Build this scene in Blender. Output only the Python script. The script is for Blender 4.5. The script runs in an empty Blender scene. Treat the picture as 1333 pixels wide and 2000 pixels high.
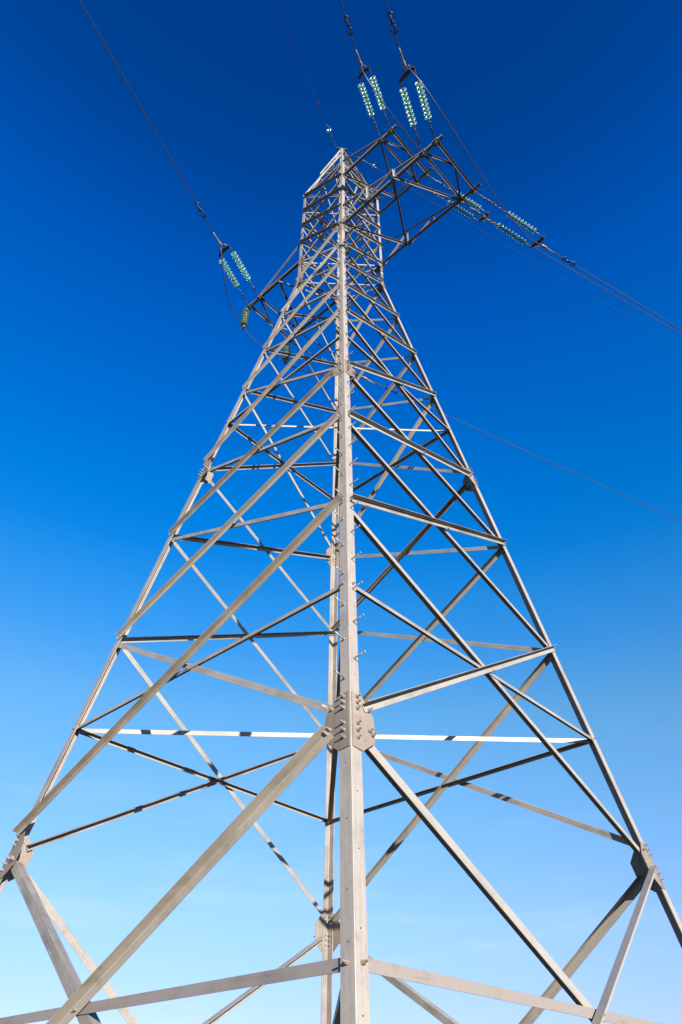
import bpy, bmesh, math, random
from mathutils import Vector, Matrix
random.seed(7)
C = bpy.context.scene
col = C.collection
V = Vector
R = math.radians

# ------------------------------------------------------------------ camera, sky, sun, exposure
S = 1.3                                   # metres per survey unit
ZB = 4.05                                 # survey units from the tower base to the first gusset
def U(x, y, z): return V((x*S, y*S, (z+ZB)*S + 0.1))

cam = bpy.data.cameras.new('camera'); co = bpy.data.objects.new('camera', cam); col.objects.link(co)
cam.sensor_fit = 'HORIZONTAL'; cam.sensor_width = 36.0
cam.lens = 36.0*1415.748/1333.0
cam.clip_start = 0.05; cam.clip_end = 20000
Rm = (Matrix.Rotation(-0.0338201, 4, 'Z') @ Matrix.Rotation(2.29057056, 4, 'X') @ Matrix.Rotation(0.00582195, 4, 'Z'))
co.matrix_world = Matrix.Translation(U(-0.27919, -9.59204, -2.68253)) @ Rm
C.camera = co

SUN_AZ, SUN_EL = R(-69.5), R(13.0)        # direction to the sun
sd = V((math.cos(SUN_EL)*math.cos(SUN_AZ), math.cos(SUN_EL)*math.sin(SUN_AZ), math.sin(SUN_EL)))
w = bpy.data.worlds.new('World'); C.world = w; w.use_nodes = True
nt = w.node_tree; N = nt.nodes; L = nt.links
bg = N['Background']; bg.inputs['Strength'].default_value = 0.100
sky = N.new('ShaderNodeTexSky'); sky.sky_type = 'NISHITA'; sky.sun_disc = False
sky.sun_elevation = SUN_EL; sky.sun_rotation = math.pi/2 - SUN_AZ
sky.air_density = 1.0; sky.dust_density = 0.0; sky.ozone_density = 3.0
SKY_TINT = [(0.108, (0.0935, 0.0851, 0.13)), (0.202, (0.1065, 0.1088, 0.1401)), (0.307, (0.0944, 0.1233, 0.1402)), (0.426, (0.0789, 0.135, 0.1497)), (0.502, (0.0356, 0.1237, 0.1719)), (0.554, (0.0181, 0.1192, 0.1811)), (0.604, (0.0034, 0.1096, 0.1878)), (0.651, (0.0, 0.1049, 0.1939)), (0.695, (0.0, 0.0989, 0.1949)), (0.773, (0.0, 0.0865, 0.1982)), (0.835, (0.0, 0.0743, 0.1889)), (0.882, (0.0, 0.0592, 0.1616)), (0.915, (0.0, 0.0491, 0.1317)), (0.962, (0.0, 0.0435, 0.1228))]
tc = N.new('ShaderNodeTexCoord'); sep = N.new('ShaderNodeSeparateXYZ')
L.new(tc.outputs['Generated'], sep.inputs[0])
lean = N.new('ShaderNodeMath'); lean.operation = 'MULTIPLY_ADD'; lean.inputs[1].default_value = 0.012; L.new(sep.outputs['X'], lean.inputs[0]); L.new(sep.outputs['Z'], lean.inputs[2])
ramp = N.new('ShaderNodeValToRGB'); L.new(lean.outputs[0], ramp.inputs[0])
mul = N.new('ShaderNodeMix'); mul.data_type = 'RGBA'; mul.blend_type = 'MULTIPLY'; mul.inputs[0].default_value = 1.0
L.new(sky.outputs[0], mul.inputs[6]); L.new(ramp.outputs[0], mul.inputs[7])
gain = N.new('ShaderNodeVectorMath'); gain.operation = 'SCALE'; gain.inputs['Scale'].default_value = 5.0
cm = N.new('ShaderNodeMapping'); cm.inputs['Scale'].default_value = (2.2, 2.2, 16.0); L.new(tc.outputs['Generated'], cm.inputs[0])
cn = N.new('ShaderNodeTexNoise'); cn.inputs['Scale'].default_value = 1.6; cn.inputs['Detail'].default_value = 7; cn.inputs['Roughness'].default_value = 0.6; L.new(cm.outputs[0], cn.inputs['Vector'])
c1 = N.new('ShaderNodeMapRange'); c1.inputs[1].default_value = 0.52; c1.inputs[2].default_value = 0.80; c1.inputs[3].default_value = 0.0; c1.inputs[4].default_value = 0.30; L.new(cn.outputs['Fac'], c1.inputs[0])
c2 = N.new('ShaderNodeMapRange'); c2.inputs[1].default_value = 0.42; c2.inputs[2].default_value = 0.12; c2.inputs[3].default_value = 0.0; c2.inputs[4].default_value = 1.0; L.new(sep.outputs['Z'], c2.inputs[0])
c3 = N.new('ShaderNodeMath'); c3.operation = 'MULTIPLY'; L.new(c1.outputs[0], c3.inputs[0]); L.new(c2.outputs[0], c3.inputs[1])
cmix = N.new('ShaderNodeMix'); cmix.data_type = 'RGBA'; cmix.inputs[7].default_value = (0.55, 0.60, 0.64, 1)
L.new(c3.outputs[0], cmix.inputs[0]); L.new(mul.outputs[2], cmix.inputs[6])
L.new(cmix.outputs[2], gain.inputs[0]); L.new(gain.outputs[0], bg.inputs['Color'])
while len(ramp.color_ramp.elements) > 1: ramp.color_ramp.elements.remove(ramp.color_ramp.elements[0])
for i, (pos, c) in enumerate(SKY_TINT):
    e = ramp.color_ramp.elements[0] if i == 0 else ramp.color_ramp.elements.new(pos)
    e.position = pos; e.color = (*c, 1)

sl = bpy.data.lights.new('sun', 'SUN'); sl.energy = 5.0; sl.angle = R(0.53); sl.color = (1.0, 0.94, 0.86)
so = bpy.data.objects.new('sun', sl); col.objects.link(so)
so.rotation_euler = (-sd).to_track_quat('-Z', 'Y').to_euler(); so.location = (20, -40, 30)
C.view_settings.view_transform = 'Standard'; C.view_settings.look = 'None'
C.view_settings.exposure = 1.7; C.view_settings.gamma = 1.0

# ------------------------------------------------------------------ materials
def newmat(name):
    m = bpy.data.materials.new(name); m.use_nodes = True
    return m, m.node_tree.nodes, m.node_tree.links, m.node_tree.nodes['Principled BSDF']
def steel(name, ca, cb, rough=0.55, metal=0.15, streak=1.0):
    m, n, l, b = newmat(name)
    uv = n.new('ShaderNodeUVMap'); oi = n.new('ShaderNodeObjectInfo')
    mp = n.new('ShaderNodeMapping'); mp.inputs['Scale'].default_value = (1.3, 26, 1)
    off = n.new('ShaderNodeVectorMath'); off.operation = 'ADD'
    sc = n.new('ShaderNodeVectorMath'); sc.operation = 'SCALE'; sc.inputs[0].default_value = (31, 17, 5)
    l.new(oi.outputs['Random'], sc.inputs['Scale'])
    l.new(uv.outputs[0], off.inputs[0]); l.new(sc.outputs[0], off.inputs[1])
    l.new(off.outputs[0], mp.inputs[0])
    n1 = n.new('ShaderNodeTexNoise'); n1.inputs['Scale'].default_value = 1.0; n1.inputs['Detail'].default_value = 5
    l.new(mp.outputs[0], n1.inputs['Vector'])                    # streaks along the bar
    n2 = n.new('ShaderNodeTexNoise'); n2.inputs['Scale'].default_value = 22; n2.inputs['Detail'].default_value = 3
    l.new(off.outputs[0], n2.inputs['Vector'])                   # zinc mottling
    n3 = n.new('ShaderNodeTexNoise'); n3.inputs['Scale'].default_value = 2.3; n3.inputs['Detail'].default_value = 4
    l.new(off.outputs[0], n3.inputs['Vector'])                   # broad patches
    a1 = n.new('ShaderNodeMath'); a1.operation = 'MULTIPLY_ADD'; a1.inputs[1].default_value = 0.9*streak
    l.new(n1.outputs['Fac'], a1.inputs[0])
    a2 = n.new('ShaderNodeMath'); a2.operation = 'MULTIPLY_ADD'; a2.inputs[1].default_value = 0.22
    l.new(n2.outputs['Fac'], a2.inputs[0])
    a3 = n.new('ShaderNodeMath'); a3.operation = 'MULTIPLY_ADD'; a3.inputs[1].default_value = 1.3; a3.inputs[2].default_value = -0.70
    n5 = n.new('ShaderNodeTexNoise'); n5.inputs['Scale'].default_value = 4.1; n5.inputs['Detail'].default_value = 6; l.new(off.outputs[0], n5.inputs['Vector'])
    l.new(n3.outputs['Fac'], a3.inputs[0]); l.new(a3.outputs[0], a2.inputs[2]); l.new(a2.outputs[0], a1.inputs[2])
    a4 = n.new('ShaderNodeMath'); a4.operation = 'MULTIPLY_ADD'; a4.inputs[1].default_value = 0.55
    l.new(oi.outputs['Random'], a4.inputs[0]); l.new(a1.outputs[0], a4.inputs[2])
    cr = n.new('ShaderNodeValToRGB'); cr.color_ramp.elements[0].position = 0.15; cr.color_ramp.elements[1].position = 0.95
    cr.color_ramp.elements[0].color = (*ca, 1); cr.color_ramp.elements[1].color = (*cb, 1)
    l.new(a4.outputs[0], cr.inputs[0])
    # thin scratches and runs across the bar
    mp2 = n.new('ShaderNodeMapping'); mp2.inputs['Scale'].default_value = (34, 3.0, 1); l.new(off.outputs[0], mp2.inputs[0])
    n4 = n.new('ShaderNodeTexNoise'); n4.inputs['Scale'].default_value = 1.0; n4.inputs['Detail'].default_value = 2
    l.new(mp2.outputs[0], n4.inputs['Vector'])
    cr2 = n.new('ShaderNodeValToRGB'); cr2.color_ramp.elements[0].position = 0.70; cr2.color_ramp.elements[1].position = 0.76
    cr2.color_ramp.elements[0].color = (0, 0, 0, 1); cr2.color_ramp.elements[1].color = (0.5, 0.5, 0.5, 1)
    l.new(n4.outputs['Fac'], cr2.inputs[0])
    mx = n.new('ShaderNodeMix'); mx.data_type = 'RGBA'; mx.inputs[7].default_value = (0.27, 0.26, 0.245, 1)
    l.new(cr2.outputs[0], mx.inputs[0]); l.new(cr.outputs[0], mx.inputs[6]); cr3 = n.new('ShaderNodeValToRGB'); cr3.color_ramp.elements[0].position = 0.62; cr3.color_ramp.elements[1].position = 0.72
    cr3.color_ramp.elements[0].color = (0, 0, 0, 1); cr3.color_ramp.elements[1].color = (0.42, 0.42, 0.42, 1); l.new(n5.outputs['Fac'], cr3.inputs[0])
    mx2 = n.new('ShaderNodeMix'); mx2.data_type = 'RGBA'; mx2.inputs[7].default_value = (0.12, 0.085, 0.05, 1)   # rust blooms
    l.new(cr3.outputs[0], mx2.inputs[0]); l.new(mx.outputs[2], mx2.inputs[6]); l.new(mx2.outputs[2], b.inputs['Base Color'])
    rr = n.new('ShaderNodeMapRange'); rr.inputs[3].default_value = rough-0.1; rr.inputs[4].default_value = rough+0.15
    l.new(n2.outputs['Fac'], rr.inputs[0]); l.new(rr.outputs[0], b.inputs['Roughness'])
    b.inputs['Metallic'].default_value = metal
    bp = n.new('ShaderNodeBump'); bp.inputs['Strength'].default_value = 0.100; bp.inputs['Distance'].default_value = 0.004
    l.new(a2.outputs[0], bp.inputs['Height']); l.new(bp.outputs[0], b.inputs['Normal'])
    return m
M_LEG = steel('galvanised_leg', (0.111, 0.095, 0.0819), (0.213, 0.191, 0.169))
M_BR = steel('galvanised_brace', (0.102, 0.0891, 0.0759), (0.206, 0.19, 0.167))
M_OLD = steel('weathered_brace', (0.105, 0.0865, 0.0646), (0.212, 0.19, 0.162))
M_PLATE = steel('dull_plate', (0.106, 0.0828, 0.0638), (0.178, 0.146, 0.119), streak=0.7)
M_DIRTY = steel('dirty_brace', (0.083, 0.0699, 0.0598), (0.16, 0.139, 0.123))
M_BOLT = steel('bolt_zinc', (0.136, 0.117, 0.091), (0.22, 0.198, 0.167), rough=0.42, metal=0.3)
M_RUST = steel('bolt_rusty', (0.117, 0.072, 0.037), (0.183, 0.136, 0.092), rough=0.6, metal=0.1)
M_ARM_SHADED = steel('shaded_arm_steel', (0.051, 0.0456, 0.0426), (0.115, 0.108, 0.0963))  # darker than the braces: shade on the crossarms put into the colour
M_HW = steel('hardware_steel', (0.03, 0.026, 0.024), (0.105, 0.093, 0.088), rough=0.4, metal=0.5)
m, n_, l_, b_ = newmat('conductor_strand'); M_WIRE = m
b_.inputs['Base Color'].default_value = (0.024, 0.027, 0.033, 1); b_.inputs['Metallic'].default_value = 0.0; b_.inputs['Roughness'].default_value = 0.45
m, n_, l_, b_ = newmat('damper_plastic'); M_DAMP = m
b_.inputs['Base Color'].default_value = (0.012, 0.011, 0.013, 1); b_.inputs['Roughness'].default_value = 0.5
m, n_, l_, b_ = newmat('aqua_glass'); M_GLASS = m
b_.inputs['Base Color'].default_value = (0.39, 0.74, 0.61, 1); b_.inputs['Roughness'].default_value = 0.08
b_.inputs['IOR'].default_value = 1.5; b_.inputs['Transmission Weight'].default_value = 0.86
m, n_, l_, b_ = newmat('smoky_glass'); M_GLASS2 = m
b_.inputs['Base Color'].default_value = (0.32, 0.45, 0.34, 1); b_.inputs['Roughness'].default_value = 0.15
b_.inputs['IOR'].default_value = 1.5; b_.inputs['Transmission Weight'].default_value = 0.3
m, n_, l_, b_ = newmat('chalk_paint'); M_CHALK = m
b_.inputs['Base Color'].default_value = (0.55, 0.55, 0.55, 1); b_.inputs['Roughness'].default_value = 0.8
m, n_, l_, b_ = newmat('concrete'); M_CONC = m
tn = n_.new('ShaderNodeTexNoise'); tn.inputs['Scale'].default_value = 9; cr = n_.new('ShaderNodeValToRGB')
cr.color_ramp.elements[0].color = (0.22, 0.21, 0.19, 1); cr.color_ramp.elements[1].color = (0.38, 0.36, 0.33, 1)
l_.new(tn.outputs['Fac'], cr.inputs[0]); l_.new(cr.outputs[0], b_.inputs['Base Color']); b_.inputs['Roughness'].default_value = 0.9
m, n_, l_, b_ = newmat('field'); M_GRD = m
tn = n_.new('ShaderNodeTexNoise'); tn.inputs['Scale'].default_value = 0.6; tn.inputs['Detail'].default_value = 8
tcx = n_.new('ShaderNodeTexCoord'); l_.new(tcx.outputs['Object'], tn.inputs['Vector']); cr = n_.new('ShaderNodeValToRGB')
cr.color_ramp.elements[0].position = 0.35; cr.color_ramp.elements[1].position = 0.65
cr.color_ramp.elements[0].color = (0.018, 0.022, 0.010, 1); cr.color_ramp.elements[1].color = (0.055, 0.048, 0.028, 1)
l_.new(tn.outputs['Fac'], cr.inputs[0]); l_.new(cr.outputs[0], b_.inputs['Base Color']); b_.inputs['Roughness'].default_value = 1.0

# ------------------------------------------------------------------ helpers
def link(name, mesh, mat, parent=None, mw=None):
    o = bpy.data.objects.new(name, mesh); col.objects.link(o)
    if mat is not None and not mesh.materials: mesh.materials.append(mat)
    if parent is not None: o.parent = parent
    if mw is not None: o.matrix_local = mw
    return o
def done(bm, name, smooth=False):
    me = bpy.data.meshes.new(name); bm.normal_update(); bm.to_mesh(me); bm.free()
    if smooth:
        for p in me.polygons: p.use_smooth = True
    return me
def empty(name, label, cat, loc=(0, 0, 0), group=None):
    o = bpy.data.objects.new(name, None); col.objects.link(o); o.location = loc; o.empty_display_size = 0.3
    tag(o, label, cat, group); return o
def tag(o, label, cat, group=None):
    o['label'] = label; o['category'] = cat
    if group: o['group'] = group
def sweep(bm, prof, P0, P1, u, v, cap=True):
    """extrude a closed profile (list of (a,b) along u,v) from P0 to P1, with UVs along the length"""
    uvl = bm.loops.layers.uv.verify()
    A = [bm.verts.new(P0 + u*a + v*b) for a, b in prof]
    B = [bm.verts.new(P1 + u*a + v*b) for a, b in prof]
    n = len(prof); ln = (P1-P0).length; s = 0.0; fs = []
    for i in range(n):
        j = (i+1) % n
        d = math.hypot(prof[j][0]-prof[i][0], prof[j][1]-prof[i][1])
        f = bm.faces.new((A[i], A[j], B[j], B[i])); fs.append(f)
        for lp, q in zip(f.loops, ((0, s), (0, s+d), (ln, s+d), (ln, s))): lp[uvl].uv = q
        s += d
    if cap:
        fs.append(bm.faces.new(A[::-1])); fs.append(bm.faces.new(B))
    bmesh.ops.recalc_face_normals(bm, faces=fs)
def angle(bm, P0, P1, u, v, a, b, t):
    """L-section bar; heel line P0-P1, one flange along u, the other along v"""
    d = (P1-P0).normalized()
    u = (u - d*u.dot(d)).normalized(); v = v - d*v.dot(d); v = (v - u*v.dot(u)).normalized()
    c = t*0.3; r = t*0.8
    prof = [(c, 0), (a, 0), (a, t*0.75), (a-t*0.25, t), (t+r, t), (t+r*0.3, t+r*0.3), (t, t+r), (t, b-t*0.25), (t*0.75, b), (0, b), (0, c)]
    sweep(bm, prof, P0, P1, u, v)
def frame(d, up=V((0, 0, 1))):
    d = d.normalized(); x = up.cross(d)
    if x.length < 1e-4: x = V((1, 0, 0)).cross(d)
    x.normalize(); return x, d.cross(x)
def tube(bm, pts, r, seg=8, closed=False):
    rings = []; n = len(pts); x = None
    for i, p in enumerate(pts):
        d = (pts[min(i+1, n-1)] - pts[max(i-1, 0)]).normalized()
        if x is None: x, y = frame(d)
        else:
            x = (x - d*x.dot(d)).normalized(); y = d.cross(x)
        rr = r[i] if isinstance(r, (list, tuple)) else r
        rings.append([bm.verts.new(p + x*rr*math.cos(2*math.pi*k/seg) + y*rr*math.sin(2*math.pi*k/seg)) for k in range(seg)])
    fs = []
    for i in range(n-1):
        for k in range(seg):
            f = bm.faces.new((rings[i][k], rings[i][(k+1) % seg], rings[i+1][(k+1) % seg], rings[i+1][k])); f.smooth = True; fs.append(f)
    fs.append(bm.faces.new(rings[0][::-1])); fs.append(bm.faces.new(rings[-1]))
    return fs
def box(bm, c, ax, ay, az):
    """box from centre and three half-extent vectors"""
    v = [bm.verts.new(c + ax*i + ay*j + az*k) for i in (-1, 1) for j in (-1, 1) for k in (-1, 1)]
    fs = [bm.faces.new([v[i] for i in q]) for q in ((0, 1, 3, 2), (4, 6, 7, 5), (0, 4, 5, 1), (2, 3, 7, 6), (0, 2, 6, 4), (1, 5, 7, 3))]
    bmesh.ops.recalc_face_normals(bm, faces=fs)
def lathe(bm, prof, seg=20):
    """profile of (r, z) turned about local Z"""
    rings = [[bm.verts.new((r*math.cos(2*math.pi*k/seg), r*math.sin(2*math.pi*k/seg), z)) for k in range(seg)] for r, z in prof]
    for i in range(len(prof)-1):
        for k in range(seg):
            f = bm.faces.new((rings[i][k], rings[i][(k+1) % seg], rings[i+1][(k+1) % seg], rings[i+1][k])); f.smooth = True
    bm.faces.new(rings[0][::-1]); bm.faces.new(rings[-1])
    bmesh.ops.recalc_face_normals(bm, faces=bm.faces[:])
def basis(o, z, x=None):
    """matrix with local Z along z and origin o"""
    z = z.normalized()
    if x is None: x, _ = frame(z)
    else: x = (x - z*x.dot(z)).normalized()
    y = z.cross(x); m = Matrix((x, y, z)).transposed().to_4x4(); m.translation = o; return m

# ------------------------------------------------------------------ survey of the tower
K = 0.224048174; R0 = 4.0
ZL = {'G': -4.05, 'M0': -1.81944, 'A': 0.0, 'mid': 1.61864, 'A1': 3.02053, 'A2': 5.05163, 'B': 6.64731, 'midB': 7.94455,
      'C1': 8.94741, 'C2': 10.34004, 'C3': 11.72513, 'W': 13.13243}
ZU = {'W1': 14.04736, 'U2': 14.97949, 'U3': 15.85955, 'U4': 16.68384, 'T': 17.54783}
RB = R0 - K*ZL['W']
LEG = {'N': (0, -1), 'L': (-1, 0), 'R': (1, 0), 'F': (0, 1)}
def rad(z): return R0 - K*z if z < ZL['W'] else RB
def at(g, z, r=None):
    r = rad(z) if r is None else r
    return U(LEG[g][0]*r, LEG[g][1]*r, z)
def node(l, g): return at(g, ZL.get(l, ZU.get(l)))
FACES = (('L', 'N'), ('N', 'R'), ('F', 'L'), ('R', 'F'))
def face_normal(g1, g2, upper):
    eh = (at(g2, 0)-at(g1, 0)).normalized()
    up = V((0, 0, 1)) if upper else ((node('B', g1)+node('B', g2)) - (node('A', g1)+node('A', g2))).normalized()
    n = eh.cross(up).normalized(); c = at(g1, 0)+at(g2, 0); c.z = 0
    if n.dot(c) < 0: n = -n
    return eh, n, up

tower = empty('lattice_tower', 'tall galvanised steel lattice pylon with braced legs and three crossarms', 'pylon')
# ---- legs: L sections with the heel at the corner and a flange along each face
leg_obj = {}
NB = {'N': ('L', 'R'), 'R': ('N', 'F'), 'F': ('R', 'L'), 'L': ('F', 'N')}
TL = 0.016
def leg_w(z): return 0.162 if z < 0 else 0.150 if z < ZL['B'] else 0.132 if z < ZL['W'] else 0.112
APEX = 20.84
for g in LEG:
    bm = bmesh.new()
    cuts = [ZL['G'], 0.0, ZL['B'], ZL['W'], ZU['T'], APEX]
    for i in range(5):
        z0, z1 = cuts[i], cuts[i+1]
        wz = leg_w(z0+0.1)
        P0 = at(g, z0, rad(z0)); P1 = at(g, z1, rad(z1-1e-6) if i < 4 else 0.07)
        if i == 3: P1 = at(g, z1, RB)
        d1 = (at(NB[g][0], 0)-at(g, 0)).normalized(); d2 = (at(NB[g][1], 0)-at(g, 0)).normalized()
        angle(bm, P0, P1, d1, d2, wz if i < 4 else 0.09, wz if i < 4 else 0.09, TL if i < 4 else 0.01)
    leg_obj[g] = link('leg', done(bm, 'leg'), M_LEG, tower)

def member(name, P, Q, n, kind, a, t=0.008, trimP=0.04, trimQ=0.04, mat=None, parent=None, b=None, upper_heel=None, lay=0.0):
    d = (Q-P).normalized(); wv = n.cross(d)
    if wv.z < 0: wv = -wv
    P = P + d*trimP; Q = Q - d*trimQ
    bm = bmesh.new(); b = b or a
    if kind == 'outer':
        h = wv*(a/2) + n*(0.013+lay); angle(bm, P+h, Q+h, -wv, n, a, b, t)
    else:
        off = n*(-TL-0.003-lay)
        if upper_heel: angle(bm, P+wv*(a/2)+off, Q+wv*(a/2)+off, -wv, -n, a, b, t)
        else: angle(bm, P-wv*(a/2)+off, Q-wv*(a/2)+off, wv, -n, a, b, t)
    return link(name, done(bm, name), mat or M_BR, parent or tower)

PAN = ['G', 'A', 'A1', 'A2', 'B', 'C1', 'C2', 'C3', 'W']
WID = [0.128, 0.098, 0.092, 0.086, 0.076, 0.070, 0.065, 0.062]
GUS = ('A', 'B', 'W', 'W1')
dz = V((0, 0, 1))
for g1, g2 in FACES:
    eh, n, up = face_normal(g1, g2, False)
    near = (g1, g2) in (('L', 'N'), ('N', 'R'))
    for i in range(8):
        lo, hi = PAN[i], PAN[i+1]; a = WID[i]
        # outer bar rises from g1 to g2, inner bar from g2 to g1
        P, Q = node(lo, g1), node(hi, g2)
        tp, tq = 0.10, 0.07
        if lo in GUS:
            if g1 == 'N': tp = 0.25*leg_w(ZL[lo])/0.15; P = P + dz*0.02
            else: P = P + dz*0.22*leg_w(ZL[lo])/0.15
        if hi in GUS: tq = 0.27*leg_w(ZL[hi]-.1)/0.15
        Q = Q + dz*0.06*(hi not in GUS)
        old = (g1, g2) == ('L', 'N')
        member('diagonal_brace', P, Q, n, 'outer', a, 0.010 if i == 0 else 0.008, tp, tq, M_OLD if old else M_BR)
        P, Q = node(lo, g2), node(hi, g1)
        tp, tq = 0.05, 0.05
        if lo in GUS: tp = 0.27*leg_w(ZL[lo])/0.15
        if hi in GUS: tq = 0.22*leg_w(ZL[hi]-.1)/0.15
        ib = member('diagonal_brace', P, Q - dz*0.05, n, 'inner', a, 0.010 if i == 0 else 0.008, tp, tq, None, None, a*1.12, True, 0.010)
        if i == 1 and g1 == 'L':                                          # pale stamped erection marks near the plate
            d_ = (Q-dz*0.05-P).normalized(); w_ = n.cross(d_); w_ = w_ if w_.z > 0 else -w_
            o_ = P + n*(-TL-0.003-0.010+0.0008); bm = bmesh.new()
            for c_, strokes in enumerate((((0, 1, 1, 1), (1, 1, 0, 0)), ((0, 0, 0, 1), (0, 1, .5, .5), (.5, .5, 1, 1), (1, 1, 1, 0)), ((0, 0, .5, 1), (.5, 1, 1, 0)), ((0.2, 0, 0.8, 1), (0, 0.5, 1, 0.5)), ((0, 0, 1, 0), (0.3, 0, 0.6, 1)))):
                for x0, y0, x1, y1 in strokes:
                    pt = lambda x, y: o_ + d_*(0.61-c_*0.030-x*0.019) + w_*(0.004+y*0.024)
                    p_, q_ = pt(x0, y0), pt(x1, y1); t_ = (q_-p_); box(bm, (p_+q_)/2, t_/2, n.cross(t_).normalized()*0.0022, n*0.0006)
            link('stamped_mark', done(bm, 'stamped_mark'), M_CHALK, ib)
    for lv, a in (('M0', 0.108), ('mid', 0.068), ('midB', 0.058)):
        member('horizontal_brace', node(lv, g1), node(lv, g2), n, 'inner', a, 0.007, 0.06, 0.06, M_DIRTY if lv == 'M0' else None, None, a*(0.8 if lv == 'M0' else 1.25), True)
    # upper shaft and peak
    eh, n, up = face_normal(g1, g2, True)
    PU = ['W', 'W1', 'U2', 'U3', 'U4', 'T']
    for i in range(5):
        lo, hi = PU[i], PU[i+1]; a = 0.062
        q1, q2 = (g2, g1) if (i >= 1 and g1 == 'L') else (g1, g2); a = 0.075 if i >= 1 else 0.066
        member('shaft_brace', node(lo, q1), node(hi, q2), n, 'outer', a, 0.007, 0.03, 0.03)
        member('shaft_brace', node(lo, q2), node(hi, q1), n, 'inner', a, 0.007, 0.03, 0.03, None, None, None, True, 0.009)
    z0, z2 = ZU['T'], APEX
    f1 = 0.45; z1 = z0+(z2-z0)*f1; r1 = RB+(0.07-RB)*f1
    f2 = 0.78; z3 = z0+(z2-z0)*f2; r3 = RB+(0.07-RB)*f2
    npk = (eh.cross(((at(g1, z1, r1)+at(g2, z1, r1))-(at(g1, z0)+at(g2, z0))).normalized())).normalized()
    if npk.dot(n) < 0: npk = -npk
    for (za, ra, zb, rb_) in ((z0, RB, z1, r1), (z1, r1, z3, r3)):
        member('peak_brace', at(g1, za, ra), at(g2, zb, rb_), npk, 'outer', 0.05, 0.006, 0.03, 0.03)
        member('peak_brace', at(g2, za, ra), at(g1, zb, rb_), npk, 'inner', 0.05, 0.006, 0.03, 0.03, None, None, None, True)
    member('peak_brace', at(g1, z0), at(g2, z0), n, 'inner', 0.06, 0.006, 0.03, 0.03)
bm = bmesh.new(); pk = U(0, 0, APEX); box(bm, pk+V((0, 0, 0.03)), V((0.22, 0.02, 0)), V((0.004, -0.05, 0)), V((0, 0, 0.012)))
link('peak_bracket', done(bm, 'peak_bracket'), M_PLATE, tower)
# plan bracing between the left and right legs
for lv, a in (('mid', 0.085), ('midB', 0.055), ('W', 0.055), ('W1', 0.055), ('U4', 0.05)):
    P, Q = node(lv, 'L')+V((0.11, 0, -0.02)), node(lv, 'R')+V((-0.11, 0, -0.02))
    bm = bmesh.new(); angle(bm, P+V((0, 0, a/2)), Q+V((0, 0, a/2)), V((0, 0, -1)), V((0, 1, 0)), a, a, 0.007)
    link('plan_brace', done(bm, 'plan_brace'), M_BR, tower)

# and between the near and far legs
for lv, a in (('M0', 0.11), ('mid', 0.10), ('midB', 0.085)):
    P, Q = node(lv, 'N')+V((0, 0.10, -0.02)), node(lv, 'F')+V((0, -0.10, -0.02))
    bm = bmesh.new(); angle(bm, P+V((-a/2, 0, 0)), Q+V((-a/2, 0, 0)), V((1, 0, 0)), V((0, 0, 1)), a, a*0.8, 0.008)
    link('plan_brace', done(bm, 'plan_brace'), M_BR, tower)

# ---- bolts and gusset plates
def bolt_mesh(name, l, rs, rn):
    bm = bmesh.new()
    def cyl(r, z0, z1, seg):
        a = [bm.verts.new((r*math.cos(2*math.pi*k/seg), r*math.sin(2*math.pi*k/seg), z0)) for k in range(seg)]
        b = [bm.verts.new((r*math.cos(2*math.pi*k/seg), r*math.sin(2*math.pi*k/seg), z1)) for k in range(seg)]
        for k in range(seg): bm.faces.new((a[k], a[(k+1) % seg], b[(k+1) % seg], b[k]))
        bm.faces.new(a[::-1]); bm.faces.new(b)
    cyl(rn*1.15, 0, 0.005, 12); cyl(rn, 0.005, 0.026, 6); cyl(rs, 0.026, l, 8)
    return done(bm, name)
ME_BOLT = bolt_mesh('bolt', 0.066, 0.0105, 0.019)
ME_BOLT_S = bolt_mesh('bolt_short', 0.045, 0.009, 0.016)
ME_HEAD = bolt_mesh('bolt_head', 0.027, 0.008, 0.016)
ME_RUST = ME_BOLT.copy(); ME_RUST.materials.append(M_RUST)
def bolt(parent, P, n, me=ME_BOLT, mat=M_BOLT, jit=0.25):
    x = V((random.uniform(-1, 1), random.uniform(-1, 1), random.uniform(-1, 1)))
    return link('bolt', me, mat, parent, basis(P, n, x))
POLY = [(0.012, 0.255), (0.14, 0.236), (0.285, 0.07), (0.285, -0.18), (0.135, -0.306), (0.012, -0.295)]
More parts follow.
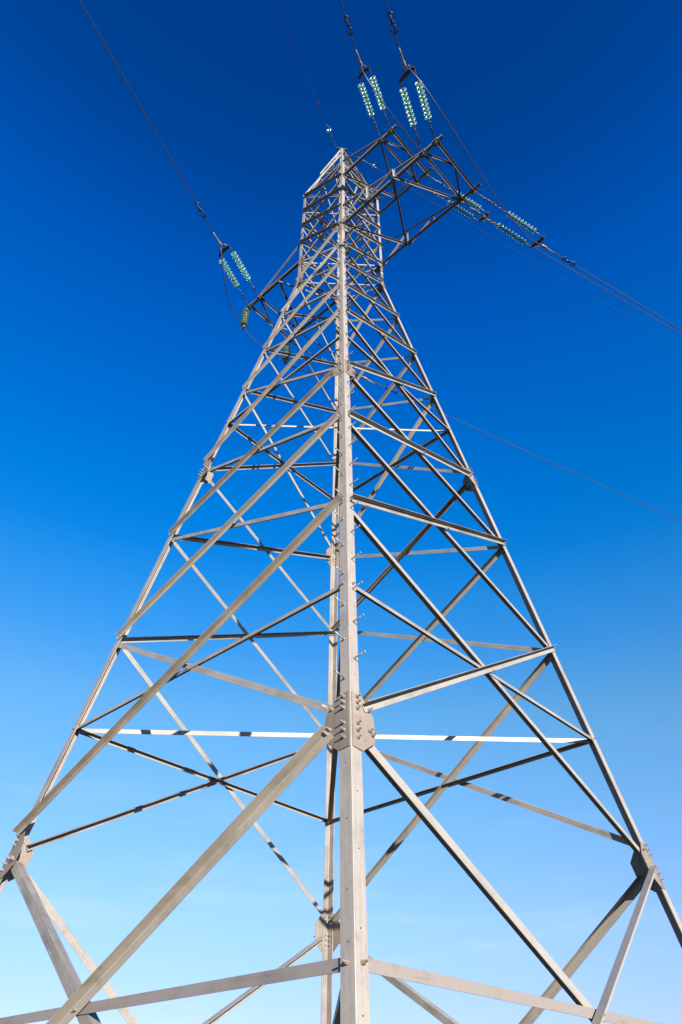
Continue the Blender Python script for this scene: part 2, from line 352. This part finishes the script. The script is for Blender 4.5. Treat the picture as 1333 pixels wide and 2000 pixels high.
for lv, sc in (('A', 1.0), ('B', 0.86), ('W', 0.74), ('W1', 0.74)):
    for g1, g2 in FACES:
        eh, n, up = face_normal(g1, g2, lv == 'W1')
        for g, sgn in ((g1, 1), (g2, -1)):
            O = node(lv, g); e = eh*sgn
            ld = (node('A1', g)-node('A', g)).normalized() if lv != 'W1' else dz
            uvw = lambda a, b, c: O + e*(a*S*sc) + ld*(b*S*sc) + n*c
            bm = bmesh.new(); uvl = bm.loops.layers.uv.verify()
            A_ = [bm.verts.new(uvw(a, b, 0.0025)) for a, b in POLY]; B_ = [bm.verts.new(uvw(a, b, 0.0115)) for a, b in POLY]
            fs = [bm.faces.new(A_), bm.faces.new(B_[::-1])]
            for i in range(6): fs.append(bm.faces.new((A_[i], B_[i], B_[(i+1) % 6], A_[(i+1) % 6])))
            for f in fs:
                for lp in f.loops:
                    q = lp.vert.co - O; lp[uvl].uv = (q.dot(ld), q.dot(e))
            bmesh.ops.recalc_face_normals(bm, faces=fs)
            gp = link('gusset_plate', done(bm, 'gusset_plate'), M_PLATE, tower)
            for b in (0.21, 0.15, 0.09, -0.06, -0.13, -0.20):
                bolt(gp, uvw(0.066, b, 0.0115), n, ME_BOLT if lv in 'AB' else ME_BOLT_S)
                if g in 'LRF': bolt(gp, uvw(0.066, b, -TL), -n, ME_HEAD)
            if g == g2:
                bolt(gp, uvw(0.205, 0.125, 0.0115), n)
            elif g1 == 'N': bolt(gp, uvw(0.208, 0.118, 0.0215), n)                     # toe of the inner bar going up
            for a, b in ((0.215, -0.085), (0.252, -0.115)):
                bolt(gp, uvw(a, b, 0.0215), n, ME_BOLT, M_BOLT)
# single bolts where bars cross and meet the legs
for g1, g2 in FACES[:2]:
    eh, n, up = face_normal(g1, g2, False)
    for i in range(8):
        lo, hi = PAN[i], PAN[i+1]
        a1, a2 = node(lo, g1), node(hi, g2); b1, b2 = node(lo, g2), node(hi, g1)
        wl, wh = (a1-b1).length, (a2-b2).length; f = wl/(wl+wh)
        bolt(tower, a1.lerp(a2, f)-up*0.02 + n*0.023, n, ME_BOLT_S)
        for g, s_ in ((g1, 1), (g2, -1)):
            if hi not in GUS: bolt(tower, node(hi, g)+eh*s_*0.07+dz*0.02+n*0.023, n, ME_BOLT_S)
    for lv in ('M0', 'mid', 'midB'):
        for g, s_ in ((g1, 1), (g2, -1)):
            mm = ME_RUST if lv == 'M0' else ME_BOLT_S
            bolt(tower, node(lv, g)+eh*s_*0.085+n*0.001, n, mm)
# step bolts, alternating between the two faces of the near leg
bm = bmesh.new()
tube(bm, [V((0, 0, -0.02)), V((0, 0, 0.168))], 0.0085, 8); tube(bm, [V((0, 0, 0.160)), V((0, 0, 0.172))], 0.0155, 6); tube(bm, [V((0, 0, 0.0)), V((0, 0, 0.018))], 0.016, 6)
ME_STEP = done(bm, 'step_bolt')
z = 0.634 - 0.227; i = 1
eL, nL, _ = face_normal('L', 'N', False); eR, nR, _ = face_normal('N', 'R', False)
while z < 17.3:
    up_ = z > ZL['W']
    n = face_normal('L', 'N', up_)[1] if i % 2 else face_normal('N', 'R', up_)[1]
    e = -eL if i % 2 else eR
    if not (ZL['B']-0.3 < z < ZL['B']+0.25):
        link('step_bolt', ME_STEP, M_BOLT, leg_obj['N'], basis(at('N', z)+e*min(0.078, leg_w(z)*0.55), n))
    z += 0.227; i += 1

# dark raised discs painting the shade of empty bolt holes, near leg
bm = bmesh.new(); tube(bm, [V((0, 0, -0.004)), V((0, 0, 0.0012))], 0.0075, 10); ME_HOLE_SHADE = done(bm, 'bolt_hole_shade')
for z, side in ((-0.28, 1), (-0.42, -1), (-0.66, 1), (-0.88, -1), (-1.10, 1), (-1.38, -1), (-1.62, 1), (-1.70, -1), (-2.1, 1), (-2.3, -1), (0.45, 1), (1.0, -1), (2.1, 1), (3.4, -1), (4.3, 1), (5.9, -1)):
    n = nR if side > 0 else nL; e = eR if side > 0 else -eL
    link('bolt_hole_shade', ME_HOLE_SHADE, M_DAMP, leg_obj['N'], basis(at('N', z)+e*0.078, n))

# ---- crossarms
SQ = 1/math.sqrt(2)
TIP = {}
def bar(name, P, Q, a, parent, mat=M_ARM_SHADED, u=None, v=None, t=0.007):
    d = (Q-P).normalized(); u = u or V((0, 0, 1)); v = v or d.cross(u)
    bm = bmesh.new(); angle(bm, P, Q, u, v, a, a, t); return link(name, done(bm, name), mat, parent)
def crossarm(key, lev, tie, g1, g2, dd, a, b, nmid, posts):
    o1, o2 = node(lev, g1), node(lev, g2)
    A1, C1 = o1+dd*a*S, o2+dd*a*S; B1, D1 = o1+dd*b*S, o2+dd*b*S
    for k, p in zip('abcd', (A1, B1, C1, D1)): TIP[key+k] = p
    eh = (o2-o1).normalized(); ext = 0.24
    bm = bmesh.new()
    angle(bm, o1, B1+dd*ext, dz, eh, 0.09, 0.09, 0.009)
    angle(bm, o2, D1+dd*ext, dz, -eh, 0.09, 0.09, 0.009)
    arm = link('crossarm', done(bm, 'crossarm'), M_ARM_SHADED, tower)
    t1, t2 = node(tie, g1), node(tie, g2)
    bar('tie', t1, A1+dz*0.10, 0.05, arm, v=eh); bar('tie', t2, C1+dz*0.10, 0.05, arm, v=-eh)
    fl = lambda p: p - dz*0.012                                        # plan bars lie just under the chords
    down = V((0, 0, -1))
    def strut(P, Q, w_=0.06, k=0):
        d = (Q-P).normalized(); s = d.cross(dz)
        bar('strut', fl(P)-dz*0.009*k, fl(Q)-dz*0.009*k, w_, arm, u=s, v=down, t=0.007)
    strut(A1, C1); strut(B1, D1, 0.07)
    md = (B1+D1)/2
    strut(A1, md-eh*0.05, 0.055, 1); strut(C1, md+eh*0.05, 0.055, 1)
    if nmid == 2:
        zz = [o1, o2+dd*a*S/3, o1+dd*a*S*2/3, C1]
    elif key == '2': zz = [o1, o2+dd*a*S/2, A1]
    else: zz = [o2, o1+dd*a*S/2, C1]
    for q in range(len(zz)-1): strut(zz[q], zz[q+1], 0.062, 2+q % 2)
    if posts:
        for o, t_, sgn in ((o1, t1, 1), (o2, t2, -1)):
            pb = [o+dd*a*S*f for f in (1/3, 2/3)]; tip = o+dd*a*S+dz*0.10
            pt = [t_.lerp(tip, f) for f in (1/3, 2/3)]
            off = eh*(-0.012*sgn)
            for q in range(2): bar('post', pb[q]+off, pt[q]+off, 0.055, arm, M_BR, u=dd, v=-eh*sgn, t=0.006)
            bar('strut', o+off*2.2, pt[0]+off*2.2, 0.05, arm, M_BR, u=dd.cross(eh), v=-eh*sgn, t=0.006)
            bar('strut', pb[0]+off*2.2, pt[1]+off*2.2, 0.05, arm, M_BR, u=dd.cross(eh), v=-eh*sgn, t=0.006)
    for p, s_ in ((A1, 1), (C1, -1), (B1, 1), (D1, -1)):                # hanger plates at the attachment points
        bm = bmesh.new(); box(bm, p-dz*0.045+eh*s_*0.03, dd*0.10, eh*0.085, dz*0.006); box(bm, p+dz*0.04-eh*s_*0.006, dd*0.10, eh*0.005, dz*0.07)
        box(bm, p-dz*0.09, dd*0.06, eh*0.006, dz*0.04)
        hp = link('hanger_plate', done(bm, 'hanger_plate'), M_ARM_SHADED, arm)
    return arm
dr = V((SQ, -SQ, 0)); dl = -dr
crossarm('1', 'W1', 'U2', 'N', 'R', dr, 2.4355, 2.7975, 2, True)
crossarm('2', 'U4', 'T', 'N', 'R', dr, 1.3232, 1.6484, 1, False)
crossarm('3', 'W1', 'U2', 'L', 'F', dl, 1.4579, 1.8417, 1, False)
# concrete footings
for g in LEG:
    bm = bmesh.new(); p = node('G', g); c = V((p.x, p.y, 0))
    prof = [(0.55, -0.5), (0.55, 0.02), (0.50, 0.07), (0.30, 0.16), (0.0001, 0.17)]
    lathe(bm, prof, 24)
    f = link('footing', done(bm, 'footing'), M_CONC, tower, Matrix.Translation(c))

# ------------------------------------------------------------------ insulators and wires
def glass_disc(rad_, ht):
    bm = bmesh.new(); k = rad_/0.112
    lathe(bm, [(0.030*k, 0.020), (0.052*k, 0.026), (0.085*k, 0.038), (0.108*k, 0.058), (0.112*k, 0.068), (0.106*k, 0.070),
               (0.094*k, 0.060), (0.088*k, 0.076), (0.082*k, 0.076), (0.076*k, 0.058), (0.066*k, 0.058), (0.062*k, 0.080), (0.056*k, 0.080), (0.048*k, 0.056), (0.022*k, 0.054)], 18)
    me = done(bm, 'glass_disc', True)
    bm = bmesh.new()
    lathe(bm, [(0.012, -0.004), (0.030, 0.0), (0.042, 0.012), (0.044, 0.034), (0.038, 0.040), (0.02, 0.044), (0.0001, 0.045)], 12)
    tube(bm, [V((0, 0, 0.05)), V((0, 0, ht+0.002))], 0.013, 8)
    return me, done(bm, 'cap')
ME_DISC, ME_CAP = glass_disc(0.104, 0.1265)
ME_DISC2, ME_CAP2 = glass_disc(0.125, 0.112)
ME_DISC.materials.append(M_GLASS); ME_CAP.materials.append(M_HW); ME_DISC2.materials.append(M_GLASS2); ME_CAP2.materials.append(M_HW)
def place_disc(parent, P, d, small=False):
    o = link('glass_disc', ME_DISC2 if small else ME_DISC, None, parent, basis(P, d))
    link('metal_cap', ME_CAP2 if small else ME_CAP, None, o)
def para(P0, th, s, c, t): return P0 + V((math.cos(R(th))*t, math.sin(R(th))*t, s*t + c*t*t))*S
def tension_set(tips, th, s, starts, t_apex, label):
    d = V((math.cos(R(th)), math.sin(R(th)), s)).normalized()
    mid = (TIP[tips[0]]+TIP[tips[1]])/2
    e = empty('tension_insulator', label, 'insulator', mid, 'double tension insulator strings')
    k = math.sqrt(1+s*s)*S
    ends = []
    for tp, st in zip(tips, starts):
        P = TIP[tp]-mid - dz*0.07
        en = P + d*(t_apex-0.18)*k; ends.append(en)
        rod = bmesh.new(); a = P; b = P + d*st*k
        tube(rod, [a, b], 0.011, 6)
        L_ = (b-a).length; q = 0.05
        while q < L_:                                                   # shackles, links and turnbuckle nuts
            c = a + d*q; big = random.uniform(0.018, 0.034)
            tube(rod, [c-d*0.045, c-d*0.02, c+d*0.02, c+d*0.045], [0.012, big, big, 0.012], 8); q += random.uniform(0.12, 0.22)
        x, y = frame(d)
        for f0, f1 in ((0.35, 0.62),):
            for sg in (-1, 1): tube(rod, [a+d*L_*f0, a+d*L_*(f0+.03)+x*sg*0.026, a+d*L_*(f1-.03)+x*sg*0.026, a+d*L_*f1], 0.007, 6)
        link('link_rod', done(rod, 'link_rod'), M_HW, e)
        for i in range(9): place_disc(e, b + d*(0.1265*i), d)
        bm = bmesh.new(); tube(bm, [b+d*(0.1265*9-0.03), en], 0.016, 8); tube(bm, [en-d*0.03, en+d*0.02], 0.028, 8)
        link('socket_eye', done(bm, 'socket_eye'), M_HW, e)
    apex = d*t_apex*k - dz*0.07
    bm = bmesh.new(); x = (ends[1]-ends[0]); nn = x.cross(d).normalized()*0.008; xx = x.normalized()
    pts = [ends[0]-xx*0.04-d*0.03, ends[1]+xx*0.04-d*0.03, ends[1]+xx*0.04+d*0.03, (ends[0]+ends[1])/2+xx*0.03+d*0.11, (ends[0]+ends[1])/2-xx*0.03+d*0.11, ends[0]-xx*0.04+d*0.03]
    A_ = [bm.verts.new(p+nn) for p in pts]; B_ = [bm.verts.new(p-nn) for p in pts]
    bm.faces.new(A_); bm.faces.new(B_[::-1])
    for i in range(6): bm.faces.new((A_[i], B_[i], B_[(i+1) % 6], A_[(i+1) % 6]))
    for p in ends: tube(bm, [p, (p+apex)/2+d*0.05+nn*3, apex], 0.010, 6)     # arcing horns closing the triangle
    bmesh.ops.recalc_face_normals(bm, faces=bm.faces[:])
    link('yoke_plate', done(bm, 'yoke_plate'), M_HW, e)
    bm = bmesh.new()
    tube(bm, [apex-d*0.10, apex-d*0.02, apex, apex+d*0.12, apex+d*0.14, apex+d*0.30, apex+d*0.48], [0.02, 0.03, 0.042, 0.042, 0.030, 0.026, 0.014], 10)
    for q in (0.02, 0.06, 0.10): tube(bm, [apex+d*(q-.012), apex+d*(q+.012)], 0.05, 8)
    link('dead_end_clamp', done(bm, 'dead_end_clamp'), M_BOLT, e)
    return mid+apex, d
def wire(name, P0, th, s, c, r, label, cat, tmax, group):
    bm = bmesh.new(); n_ = 70
    tube(bm, [para(P0, th, s, c, tmax*(i/n_)**1.7) for i in range(n_+1)], r, 7)
    o = link(name, done(bm, name), M_WIRE); tag(o, label, cat, group); return o
WD = {}
SETS = {
 '1a': (('1a', '1b'), 246.6, -0.20, (0.68, 0.55), 1.86, 'near overhead insulator pair on the outer tip of the long right crossarm'),
 '2a': (('2a', '2b'), 246.8, -0.22, (0.67, 0.59), 1.83, 'overhead insulator pair on the outer tip of the short upper crossarm'),
 '3a': (('3a', '3b'), 246.9, -0.10, (0.60, 0.68), 1.82, 'overhead insulator pair on the left crossarm, lowest of the pairs reaching up'),
 '1c': (('1c', '1d'), 28.0, -0.068, (1.03, 0.95), 2.25, 'insulator pair reaching down right from the long right crossarm, outermost'),
 '2c': (('2c', '2d'), 28.0, -0.015, (0.98, 0.92), 2.22, 'insulator pair reaching down right from the short upper crossarm'),
 '3c': (('3c', '3d'), 28.0, -0.15, (0.98, 0.95), 2.2, 'insulator pair from the left crossarm seen through the tower bracing')}
AP = {}
for k, v in SETS.items(): AP[k] = tension_set(*v)
WIRES = {'1a': (247.4, -0.06, 0.0012, 'black conductor running overhead from the long right crossarm, rightmost of the overhead wires'),
 '2a': (247.0, -0.02, 0.0012, 'black conductor running overhead from the short upper crossarm'),
 '3a': (246.8, -0.08, 0.0012, 'black conductor crossing the upper left sky from the left crossarm'),
 '1c': (28.0, 0.03, 0.0006, 'conductor leaving the long right crossarm toward the right edge, upper of two close wires'),
 '2c': (28.0, 0.04, 0.0006, 'conductor leaving the short upper crossarm toward the right edge, lower of two close wires'),
 '3c': (28.3, 0.03, 0.0006, 'lowest conductor crossing the right sky after passing behind the tower')}
for k, (th, s, c, lab) in WIRES.items():
    WD[k] = (AP[k][0], th, s, c)
    wire('conductor', AP[k][0], th, s, c, 0.0155, lab, 'power line', 170, 'phase conductors')
apx = U(0, 0, APEX)
apx = apx + V((-0.19, -0.02, 0.02)); WD['ea'] = (apx, 246.8, -0.27, 0.0012); WD['ec'] = (apx+V((0.38, 0.04, 0)), 28.0, 0.02, 0.0012)
wire('earth_wire', apx, 246.8, -0.27, 0.0012, 0.007, 'thin earth wire running overhead from the tower peak', 'earth wire', 170, 'earth wires')
apx = apx + V((0.38, 0.04, 0))
wire('earth_wire', apx, 28.0, 0.02, 0.0012, 0.0035, 'hair thin earth wire running right from the tower peak', 'earth wire', 170, 'earth wires')
# earth wire insulators: one disc with arcing horns
for k, t, lab in (('ea', 0.66, 'small single disc insulator on the overhead earth wire above the peak'), ('ec', 0.98, 'small single disc insulator on the earth wire right of the peak')):
    P = para(*WD[k], t); d = (para(*WD[k], t+.1)-P).normalized(); e = empty('earth_wire_insulator', lab, 'insulator', P, 'earth wire insulators')
    place_disc(e, V((0, 0, 0))-d*0.05, d)
    bm = bmesh.new(); x, y = frame(d)
    tube(bm, [-d*0.75, -d*0.05], 0.013, 6)
    for q in (-0.7, -0.55, -0.3, -0.15): tube(bm, [d*(q-.03), d*(q+.03)], 0.024, 8)
    tube(bm, [d*0.06, d*0.28], [0.03, 0.012], 8)
    link('link_rod', done(bm, 'link_rod'), M_HW, e)
    bm = bmesh.new()
    tube(bm, [d*0.2, d*0.18+x*0.05, d*0.08+x*0.12], 0.007, 6); tube(bm, [-d*0.1, -d*0.08+x*0.05, d*0.0+x*0.13], 0.007, 6)
    link('arcing_horn', done(bm, 'arcing_horn'), M_HW, e)
# vibration dampers: a rod gripped on the wire with a hooked loop at each end
for k, t, sc, lab in (('1a', 0.80, 1, 'S-hooked damper on the rightmost overhead conductor'), ('2a', 0.86, 1, 'S-hooked damper on the overhead conductor left of the rightmost one'),
                      ('3a', 0.98, 1, 'S-hooked damper on the overhead conductor in the upper left sky'), ('ea', 1.50, .6, 'small damper on the overhead earth wire'),
                      ('1c', 0.86, 1, 'hooked damper on the conductor right of the long crossarm'), ('3c', 0.95, 1, 'hooked damper behind the tower on the lowest conductor')):
    P = para(*WD[k], t); d = (para(*WD[k], t+.1)-P).normalized(); x, y = frame(d)
    e = empty('vibration_damper', lab, 'vibration damper', P, 'vibration dampers')
    bm = bmesh.new()
    for sg in (-1, 1):
        ax = x*sg*sc; dd = d*sg*sc
        pts = [dd*0.01 + ax*0.004, dd*0.20+ax*0.004]
        pts = [dd*0.0 - ax*0.012, dd*0.12 - ax*0.055, dd*0.19 - ax*0.068]
        for q in range(0, 9):
            a_ = math.pi - math.pi*q/8
            pts.append(dd*(0.19+0.055*math.sin(a_)) + ax*(0.068*math.cos(a_)))
        pts.append(dd*0.11+ax*0.068)
        tube(bm, pts, 0.016*sc, 8)
    link('hook', done(bm, 'hook'), M_DAMP, e)
    bm = bmesh.new(); box(bm, V((0, 0, 0)), d*0.028*sc, x*0.05*sc, y*0.02*sc); tube(bm, [-d*0.23*sc, d*0.23*sc], 0.017*sc, 8)
    link('clamp', done(bm, 'clamp'), M_HW, e)
# jumper loops
def bez(A, B, Cc, D, n=40):
    return [A*(1-t)**3 + B*3*(1-t)**2*t + Cc*3*(1-t)*t*t + D*t**3 for t in [i/n for i in range(n+1)]]
def jumper(pts, label):
    bm = bmesh.new(); tube(bm, pts, 0.0155, 7); o = link('jumper_cable', done(bm, 'jumper_cable'), M_WIRE); tag(o, label, 'jumper cable', 'jumper loops')
jumper(bez(AP['1a'][0], U(1.505, -4.889, 12.282), U(3.607, -1.652, 12.696), AP['1c'][0]), 'loose jumper loop swinging outside the long right crossarm')
jumper(bez(AP['2a'][0], U(0.208, -4.034, 14.675), U(3.07, -0.961, 15.31), AP['2c'][0]), 'loose jumper loop behind the overhead strings of the short upper crossarm')
# hanging insulators that carry the left jumper
bots = []
for tp, lab in (('3b', 'hanging smoky glass insulator on the outer left end of the left crossarm'), ('3d', 'hanging smoky glass insulator seen through the left bracing of the tower')):
    P = TIP[tp] + dl*0.17 - dz*0.02
    e = empty('suspension_insulator', lab, 'insulator', P, 'jumper support insulators')
    bm = bmesh.new(); tube(bm, [V((0, 0, 0.02)), V((0, 0, -0.10))], 0.014, 6); tube(bm, [V((0, 0, -0.02)), V((0, 0, -0.06))], 0.026, 8); link('shackle', done(bm, 'shackle'), M_HW, e)
    for i in range(8): place_disc(e, V((0, 0, -0.09-0.112*i)), V((0, 0, -1)), True)
    bm = bmesh.new(); zb = -0.09-0.112*8
    tube(bm, [V((0, 0, zb+.02)), V((0, 0, zb-0.12))], 0.014, 6); box(bm, V((0, 0, zb-0.13)), V((0.05, -0.07, 0)), V((0.018, 0.013, 0)), V((0, 0, 0.025)))
    link('clamp', done(bm, 'clamp'), M_BOLT, e); bots.append(P+V((0, 0, zb-0.13)))
A_, B_, (q1, q2) = AP['3a'][0], AP['3c'][0], bots
pts = bez(A_, A_+V((0.15, 0.5, -0.9)), q1+V((-0.6, -0.75, 0.25)), q1, 22)[:-1]
mid_ = (q1+q2)/2
pts += bez(q1, q1+V((0.35, 0.42, -0.22)), q2+V((-0.35, -0.42, -0.22)), q2, 14)[:-1]
pts += bez(q2, q2+V((0.5, 0.25, -0.25)), B_+V((-0.9, -0.4, -0.6)), B_, 22)
jumper(pts, 'jumper cable hanging below the left crossarm and clamped to hanging insulators')

# ------------------------------------------------------------------ ground
bm = bmesh.new()
bmesh.ops.create_grid(bm, x_segments=90, y_segments=90, size=1)
for v in bm.verts:
    sgn = lambda q: math.copysign(abs(q)**3, q)
    x, y = sgn(v.co.x)*6000, sgn(v.co.y)*6000; r = math.hypot(x, y)
    v.co = V((x, y, 0 if r < 14 else 0.25*math.sin(x*0.05)*math.cos(y*0.043)*min(1, (r-14)/60)))
g = link('ground', done(bm, 'ground', True), M_GRD); g['kind'] = 'structure'
